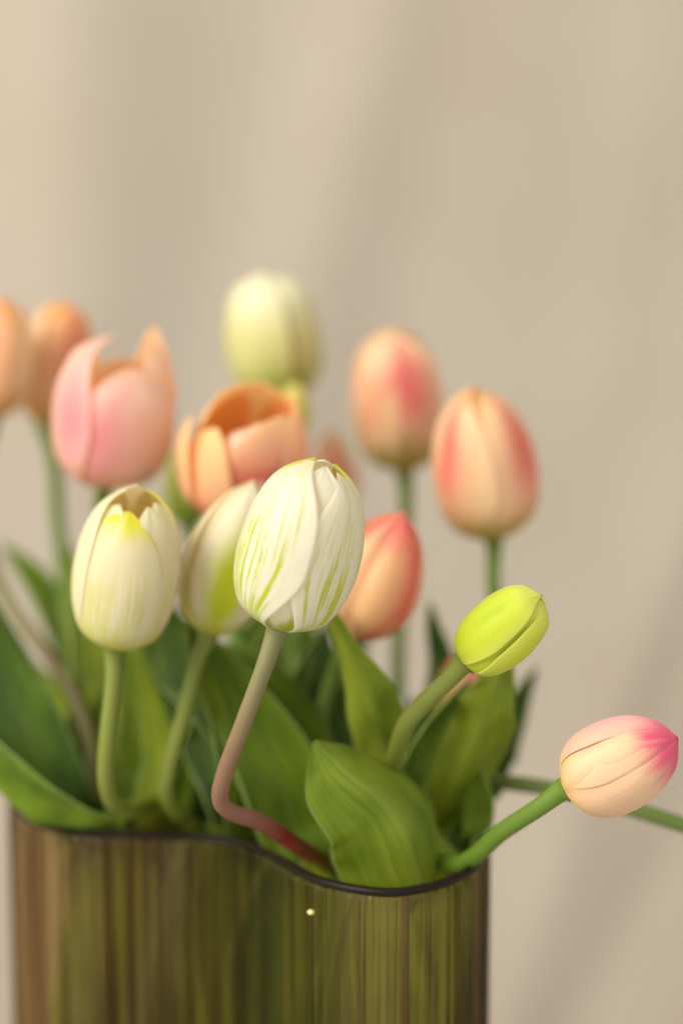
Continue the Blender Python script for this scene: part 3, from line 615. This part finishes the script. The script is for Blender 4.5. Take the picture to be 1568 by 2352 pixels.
fill = [
 ('tulip.002', 'dark', [(V_(-.03, .03, .05), .03, 0), (V_(-.05, .02, .17), .034, 0), (480, 1850, 1.03, 170, 0), (500, 1700, 1.05, 190, 10), (540, 1560, 1.06, 150, 0), (560, 1430, 1.07, 5, 0)]),
 ('tulip.004', 'mid', [(V_(-.02, .04, .05), .03, 0), (V_(-.02, .04, .17), .034, 0), (600, 1850, 1.04, 170, 0), (580, 1700, 1.05, 150, 10), (520, 1580, 1.05, 110, 0), (480, 1470, 1.05, 5, 0)]),
 ('tulip.007', 'dark', [(V_(.01, .04, .05), .03, 0), (V_(.0, .04, .17), .034, 0), (760, 1850, 1.05, 190, 0), (740, 1700, 1.06, 200, -10), (700, 1560, 1.07, 150, 0), (720, 1440, 1.07, 5, 0)]),
 ('tulip.008', 'mid', [(V_(.02, .02, .05), .03, 0), (V_(.03, .02, .17), .034, 0), (930, 1860, 1.02, 150, 0), (900, 1760, 1.02, 140, 0), (860, 1650, 1.03, 100, 0), (870, 1560, 1.03, 5, 0)]),
 ('tulip.013', 'mid', [(V_(-.08, .03, .05), .03, 0), (V_(-.09, .03, .17), .034, 0), (280, 1870, 1.03, 170, 0), (260, 1760, 1.04, 170, 0), (230, 1640, 1.05, 110, 10), (260, 1540, 1.05, 5, 0)]),
 ('tulip.014', 'mid', [(V_(-.07, .03, .05), .03, 0), (V_(-.095, .03, .17), .03, 0), (160, 1860, 1.04, 120, 0), (150, 1770, 1.05, 110, 0), (130, 1690, 1.06, 70, 10), (110, 1600, 1.06, 5, 0)]),
 ('tulip.002', 'bright', [(V_(-.04, -.0, .03), .02, 0), (V_(-.05, -.01, .08), .034, 10), (V_(-.055, -.015, .13), .036, 10), (V_(-.06, -.01, .18), .02, 0), (V_(-.065, -.0, .205), .002, 0)]),
 ('tulip', 'bright', [(V_(.0, -.03, .03), .02, 0), (V_(.01, -.06, .08), .038, -10), (V_(.015, -.07, .13), .04, -10), (V_(.01, -.07, .17), .03, 0), (V_(.0, -.06, .2), .002, 0)]),
 ('tulip.011', 'yellow', [(V_(-.02, -.02, .03), .02, 0), (V_(-.03, -.03, .09), .034, 0), (V_(-.03, -.035, .14), .034, 20), (V_(-.02, -.03, .19), .02, 0), (V_(-.015, -.03, .205), .002, 0)]),
 ('tulip.012', 'mid', [(V_(.03, -.03, .03), .02, 0), (V_(.04, -.05, .09), .034, 0), (V_(.042, -.055, .14), .034, 20), (V_(.04, -.05, .19), .02, 0), (V_(.04, -.045, .205), .002, 0)]),
 ('tulip.001', 'mid', [(V_(-.06, .02, .03), .02, 0), (V_(-.08, .0, .09), .034, 0), (V_(-.085, .0, .14), .034, -20), (V_(-.09, .0, .19), .02, 0), (V_(-.09, .0, .205), .002, 0)]),
 ('tulip', 'bright', [(V_(-.03, .01, .05), .02, 0), (V_(-.03, .0, .17), .025, 0), (535, 1880, .965, 50, 20), (520, 1740, .955, 58, 30), (485, 1600, .95, 52, 30), (450, 1500, .948, 34, 20), (430, 1428, .948, 4, 0)]),
 ('tulip.002', 'blue', [(V_(-.03, .03, .05), .02, 0), (V_(-.03, .02, .17), .025, 0), (560, 1860, .985, 60, 40), (520, 1740, .98, 66, 50), (440, 1630, .98, 44, 50), (352, 1562, .985, 4, 30)]),
 ('tulip.010', 'bright', [(V_(-.0, .03, .05), .02, 0), (V_(-.0, .03, .17), .025, 0), (690, 1780, 1.0, 80, 0), (668, 1640, .995, 66, 30), (700, 1530, .99, 44, 40), (752, 1430, .985, 4, 30)]),
 ('tulip.011', 'mid', [(V_(.01, .01, .05), .02, 0), (V_(.02, .0, .17), .03, 0), (930, 1900, .95, 70, 0), (948, 1790, .945, 80, 20), (985, 1690, .942, 66, 30), (1040, 1610, .94, 30, 30), (1080, 1560, .94, 4, 30)]),
 ('tulip.007', 'yellow', [(V_(-.03, .04, .05), .02, 0), (V_(-.03, .03, .17), .03, 0), (640, 1860, 1.0, 110, 0), (610, 1740, 1.0, 130, 20), (585, 1620, 1.0, 100, 30), (600, 1500, 1.0, 60, 30), (640, 1420, 1.0, 4, 30)]),
 ('tulip.005', 'bright', [(V_(-.06, .03, .05), .02, 0), (V_(-.07, .02, .17), .03, 0), (400, 1880, .99, 80, 0), (415, 1790, .985, 70, 20), (440, 1700, .985, 50, 30), (455, 1620, .985, 4, 30)]),
 ('tulip.013', 'yellow', [(V_(-.08, .02, .05), .02, 0), (V_(-.1, .02, .17), .03, 0), (190, 1860, 1.0, 90, 0), (170, 1750, 1.0, 84, -20), (190, 1640, 1.0, 56, -20), (230, 1540, 1.0, 4, 0)]),
 ('tulip.013', 'bright', [(V_(-.07, .03, .05), .02, 0), (V_(-.08, .03, .17), .03, 0), (216, 1870, 1.0, 80, 0), (208, 1700, 1.0, 84, 20), (188, 1520, 1.01, 64, 25), (166, 1372, 1.02, 4, 20)]),
 ('tulip.001', 'yellow', [(V_(-.05, .03, .05), .02, 0), (V_(-.06, .03, .17), .03, 0), (345, 1880, .985, 80, 0), (372, 1740, .985, 84, -20), (345, 1600, .985, 60, -25), (296, 1490, .985, 4, -20)]),
 ('tulip.015', 'bright', [(V_(-.07, .03, .05), .02, 0), (V_(-.09, .03, .17), .03, 0), (130, 1860, 1.0, 80, 0), (110, 1740, 1.01, 90, 30), (84, 1600, 1.02, 66, 35), (30, 1440, 1.03, 4, 30)]),
 ('tulip.002', 'mid', [(V_(-.04, .03, .05), .02, 0), (V_(-.045, .03, .17), .03, 0), (480, 1880, 1.0, 80, 0), (500, 1760, 1.0, 90, -20), (480, 1640, 1.0, 70, -25), (430, 1560, 1.0, 4, -20)]),
 ('tulip.006', 'yellow', [(V_(-.02, .03, .05), .02, 0), (V_(-.01, .03, .17), .03, 0), (650, 1820, .995, 90, 0), (668, 1690, .995, 100, 25), (640, 1570, .995, 70, 25), (560, 1478, .995, 4, 20)]),
 ('tulip.012', 'dark', [(V_(.03, .0, .05), .02, 0), (V_(.04, -.0, .17), .03, 0), (1050, 1960, .955, 70, 0), (1075, 1880, .98, 80, 10), (1100, 1800, .99, 60, 10), (1130, 1720, 1.0, 4, 0)]),
 ('tulip.009', 'mid', [(V_(.03, .01, .05), .02, 0), (V_(.045, .01, .17), .03, 0), (1085, 1940, .955, 70, 0), (1100, 1860, .955, 80, -20), (1080, 1770, .955, 60, -20), (1040, 1700, .955, 4, 0)]),
 ('tulip.014', 'bright', [(V_(-.08, .03, .05), .03, 0), (V_(-.1, .03, .17), .03, 0), (175, 1830, 1.02, 120, 0), (150, 1720, 1.03, 130, 0), (120, 1620, 1.04, 90, 0), (80, 1520, 1.05, 5, 0)]),
 ('tulip.003', 'mid', [(V_(-.02, .04, .05), .03, 0), (V_(-.01, .04, .17), .034, 0), (640, 1800, 1.06, 200, 0), (650, 1640, 1.07, 220, 10), (640, 1500, 1.08, 200, 0), (660, 1400, 1.08, 130, 0), (700, 1340, 1.08, 5, 0)]),
 ('tulip.003', 'dark', [(V_(-.03, .05, .05), .03, 0), (V_(-.04, .05, .17), .034, 0), (430, 1820, 1.07, 200, 0), (400, 1680, 1.08, 190, 10), (350, 1560, 1.09, 130, 0), (340, 1470, 1.09, 5, 0)]),
 ('tulip.007', 'mid', [(V_(.0, .05, .05), .03, 0), (V_(.01, .05, .17), .034, 0), (800, 1820, 1.04, 170, 0), (800, 1680, 1.04, 160, 10), (780, 1560, 1.05, 120, 0), (690, 1460, 1.06, 5, 0)]),
 ('tulip.015', 'bright', [(V_(-0.073, 0.000, .02), .016, 0), (V_(-0.108, 0.000, .08), .022, 20), (V_(-0.105, 0.000, .14), .024, -15), (V_(-0.099, 0.006, .185), .018, 0), (V_(-0.095, 0.010, .207), .003, 0)]),
 ('tulip.001', 'yellow', [(V_(-0.061, -0.010, .02), .016, 0), (V_(-0.082, -0.020, .08), .022, 12), (V_(-0.085, -0.020, .14), .024, -5), (V_(-0.091, -0.014, .185), .018, 0), (V_(-0.095, -0.010, .207), .003, 0)]),
 ('tulip.013', 'mid', [(V_(-0.049, -0.013, .02), .016, 0), (V_(-0.069, -0.025, .08), .022, 4), (V_(-0.065, -0.025, .14), .024, 5), (V_(-0.058, -0.019, .185), .018, 0), (V_(-0.053, -0.015, .207), .003, 0)]),
 ('tulip.002', 'bright', [(V_(-0.037, -0.015, .02), .016, 0), (V_(-0.043, -0.030, .08), .022, -4), (V_(-0.045, -0.030, .14), .024, 15), (V_(-0.050, -0.024, .185), .018, 0), (V_(-0.053, -0.020, .207), .003, 0)]),
 ('tulip.005', 'dark', [(V_(-0.027, -0.020, .02), .016, 0), (V_(-0.031, -0.040, .08), .022, -12), (V_(-0.028, -0.040, .14), .024, -15), (V_(-0.022, -0.034, .185), .018, 0), (V_(-0.018, -0.030, .207), .003, 0)]),
 ('tulip', 'yellow', [(V_(-0.014, -0.030, .02), .016, 0), (V_(-0.004, -0.060, .08), .022, 20), (V_(-0.006, -0.060, .14), .024, -5), (V_(-0.010, -0.054, .185), .018, 0), (V_(-0.012, -0.050, .207), .003, 0)]),
 ('tulip.010', 'mid', [(V_(-0.005, -0.037, .02), .016, 0), (V_(0.006, -0.075, .08), .022, 12), (V_(0.008, -0.075, .14), .024, 5), (V_(0.013, -0.069, .185), .018, 0), (V_(0.016, -0.065, .207), .003, 0)]),
 ('tulip.012', 'bright', [(V_(0.003, -0.040, .02), .016, 0), (V_(0.025, -0.080, .08), .022, 4), (V_(0.022, -0.080, .14), .024, 15), (V_(0.016, -0.074, .185), .018, 0), (V_(0.012, -0.070, .207), .003, 0)]),
 ('tulip.011', 'yellow', [(V_(0.012, -0.040, .02), .016, 0), (V_(0.034, -0.080, .08), .022, -4), (V_(0.036, -0.080, .14), .024, -15), (V_(0.040, -0.074, .185), .018, 0), (V_(0.042, -0.070, .207), .003, 0)]),
 ('tulip.009', 'mid', [(V_(0.020, -0.035, .02), .016, 0), (V_(0.052, -0.070, .08), .022, -12), (V_(0.050, -0.070, .14), .024, -5), (V_(0.046, -0.064, .185), .018, 0), (V_(0.044, -0.060, .207), .003, 0)]),
]
for k, (who, mt, pts) in enumerate(fill):
    make_leaf(bpy.data.objects[who], pts, LM[mt], fold=.25, seed=200 + k)

# ------------------------------------------------------------------ the vase
g = N('smoked_ribbed_glass')
go = g.t.nodes.new('ShaderNodeMapping'); g.t.links.new(g.objco(), go.inputs['Vector']); go.inputs['Scale'].default_value = (1, 1, .012)
gn = g.math('ADD', g.math('MULTIPLY', g.noise(go.outputs[0], 190.0, 3.0, .6), .45), g.math('MULTIPLY', g.noise(go.outputs[0], 430.0, 2.0), .65))
gcol = g.mix(g.smooth(gn, .44, .545), (.36, .25, .13, 1), (.98, .92, .79, 1))  # smoky tint, with the ribs' refraction streaks painted into its colour
gl = g.t.nodes.new('ShaderNodeBsdfPrincipled')
g._set(gl, 'Base Color', gcol); gl.inputs['Roughness'].default_value = .015
gl.inputs['IOR'].default_value = 1.42; gl.inputs['Transmission Weight'].default_value = 1
tr = g.t.nodes.new('ShaderNodeBsdfTransparent'); g._set(tr, 0, gcol)
GLASS = g.done(g.mixsh(.72, gl.outputs[0], tr.outputs[0]))
gr_ = N('dark_glass_rim')
GRIM = gr_.done(gr_.principled((.012, .008, .004, 1), .4, Specular_IOR_Level=.15))

vase = bpy.data.objects.new('glass_vase', None); C.objects.link(vase); vase.location = (cx, cy, 0)
vase['label'] = 'smoky brown vertically ribbed glass vase with a wavy dark rim holding the tulips'; vase['category'] = 'vase'
def loop(kind, off, z):
    out = []
    for k in range(NP):
        if kind == 'rib':
            rnd_ = noise.noise(Vector((k // SUB * .37, 0, 5)))
            dd = .0011 * (abs(math.sin((k % SUB) / SUB * math.pi)) ** .7) * (1 + .5 * rnd_)
        else: dd = 0
        p = cl[k] + nrm2[k] * (off + dd); out.append((p.x - cx, p.y - cy, z))
    return out
T = .0030
zs = [(0, 'rib', -.002, .0), (0, 'rib', 0, .003), (0, 'rib', 0, RIM_Z - .0035), (0, 'flat', 0, RIM_Z - .002), (0, 'flat', -T, RIM_Z - .002), (0, 'flat', -T, .008)]
rows = [loop(k, o, z) for _, k, o, z in zs]
verts = [p for r_ in rows for p in r_]; faces = []
for j in range(len(rows) - 1):
    for k in range(NP):
        faces.append((j * NP + k, j * NP + (k + 1) % NP, (j + 1) * NP + (k + 1) % NP, (j + 1) * NP + k))
faces.append(tuple(range(NP))[::-1]); faces.append(tuple((len(rows) - 1) * NP + k for k in range(NP)))
gb = mesh_obj('glass_body', verts, faces, None, GLASS, vase)
me = gb.data
bm = bmesh.new(); bm.from_mesh(me); bmesh.ops.recalc_face_normals(bm, faces=bm.faces)
for f in bm.faces:
    if len(f.verts) > 4 or abs(f.normal.z) > .5: f.smooth = False
bm.to_mesh(me); bm.free()
# rounded rim bead
rv = []; rf = []; nb = 10
STEP = 4; KR = NP // STEP
for k in range(KR):
    q = cl[k * STEP]; nn = nrm2[k * STEP]
    for i in range(nb):
        a = i / nb * 2 * math.pi
        p = q + nn * (-T / 2 + .0003 + .0019 * math.cos(a)); rv.append((p.x - cx, p.y - cy, RIM_Z - .0005 + .0017 * math.sin(a)))
for k in range(KR):
    for i in range(nb):
        rf.append((k * nb + i, k * nb + (i + 1) % nb, ((k + 1) % KR) * nb + (i + 1) % nb, ((k + 1) % KR) * nb + i))
mesh_obj('rim', rv, rf, None, GRIM, vase)

# specular glint on the ribs, painted as a small yellow bead
glint = N('yellow_glint'); GLINT = glint.done(glint.principled((1, .90, .35, 1), .25))
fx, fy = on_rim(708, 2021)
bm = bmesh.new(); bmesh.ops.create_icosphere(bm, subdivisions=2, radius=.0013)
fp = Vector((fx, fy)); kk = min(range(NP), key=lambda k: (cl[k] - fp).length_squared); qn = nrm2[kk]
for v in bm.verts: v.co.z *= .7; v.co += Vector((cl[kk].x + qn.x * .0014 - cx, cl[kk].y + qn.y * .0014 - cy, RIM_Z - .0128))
me = bpy.data.meshes.new('painted_glint'); bm.to_mesh(me); bm.free(); me.materials.append(GLINT)
so = bpy.data.objects.new('painted_glint', me); C.objects.link(so); so.parent = vase

# ------------------------------------------------------------------ what it stands on and the cloth behind
tm = N('table_wood'); tn = tm.noise(tm.objco(), 6.0, 4.0)
TW = tm.done(tm.principled(tm.mix(tn, lin((150, 130, 104)), lin((182, 162, 134))), .5))
bm = bmesh.new(); bmesh.ops.create_cube(bm, size=1, matrix=Matrix.Translation((cx, .0, -.02)) @ Matrix.Diagonal((.9, .36, .04, 1)))
bmesh.ops.bevel(bm, geom=bm.edges[:], offset=.005, segments=3, affect='EDGES')
me = bpy.data.meshes.new('table_surface'); bm.to_mesh(me); bm.free(); me.materials.append(TW)
ts = bpy.data.objects.new('table_surface', me); C.objects.link(ts); ts['kind'] = 'structure'

BD = 1.66; S_ = BD / FPX
def px(x, y):
    p = U(x, y, BD); return (p.x, p.z)
def seg_dist(p, a, b):
    ax, az = a; bx, bz = b; dx, dz = bx - ax, bz - az; L = math.hypot(dx, dz)
    return ((p[0] - ax) * dz - (p[1] - az) * dx) / L          # >0 on the right when b is above a
folds = [  # a, b, amplitude, half width : a smooth step (right side goes back when positive)
 (px(1245, 2352), px(1545, 1450), .007, .010),
 (px(1130, 2352), px(1470, 1350), -.010, .04),
 (px(1420, 2352), px(1640, 1700), -.012, .05),
 (px(520, 1100), px(720, 300), -.014, .04),
 (px(400, 1400), px(330, 0), .022, .08),
 (px(60, 2352), px(60, 0), -.022, .04),
 (px(1250, 1500), px(1420, 600), .012, .06),
 (px(1420, 1500), px(1560, 500), -.012, .06),
 (px(1000, 900), px(1120, 0), -.010, .06),
 (px(1330, 2352), px(1610, 1700), .007, .010), (px(740, 900), px(905, 200), .008, .03), (px(1210, 1900), px(1330, 800), -.008, .03),
]
bv = []; bf = []; NX, NZ = 420, 160
x0, x1, z0, z1 = -1.5, 1.5, -.75, 1.35
Y0 = 0.64
for j in range(NZ + 1):
    z = z0 + (z1 - z0) * j / NZ
    for i in range(NX + 1):
        x = x0 + (x1 - x0) * i / NX
        h = 0
        for a, b, amp, hw in folds:
            h += amp * math.tanh(seg_dist((x, z), a, b) / hw)
        h += .010 * noise.noise(Vector((x * 3.1, z * 2.0, 1.7))) + .006 * noise.noise(Vector((x * 7, z * 3.5, 4)))
        bv.append((x, Y0 + h, z))
for j in range(NZ):
    for i in range(NX):
        a = j * (NX + 1) + i; bf.append((a, a + 1, a + NX + 2, a + NX + 1))
lm = N('linen_backdrop'); oc = lm.objco()
n1 = lm.noise(oc, 2.2, 3.0); n2 = lm.noise(oc, 9.0, 2.0)
fac = lm.math('ADD', lm.math('MULTIPLY', n1, .7), lm.math('MULTIPLY', n2, .3), clamp=True)
lc = lm.mix(lm.smooth(fac, .3, .7), lin((169, 155, 138)), lin((177, 167, 151)))
wv = lm.t.nodes.new('ShaderNodeTexWave'); wv.wave_type = 'BANDS'; wv.bands_direction = 'Z'; wv.inputs['Scale'].default_value = 90; wv.inputs['Distortion'].default_value = 2.0
lm.t.links.new(oc, wv.inputs['Vector'])
LIN = lm.done(lm.principled(lc, .85, lm.bump(wv.outputs[1], .0012, .6), Specular_IOR_Level=.15))
bd = mesh_obj('backdrop', bv, bf, None, LIN); bd['kind'] = 'structure'; bd['label'] = 'soft beige linen hanging behind the flowers'
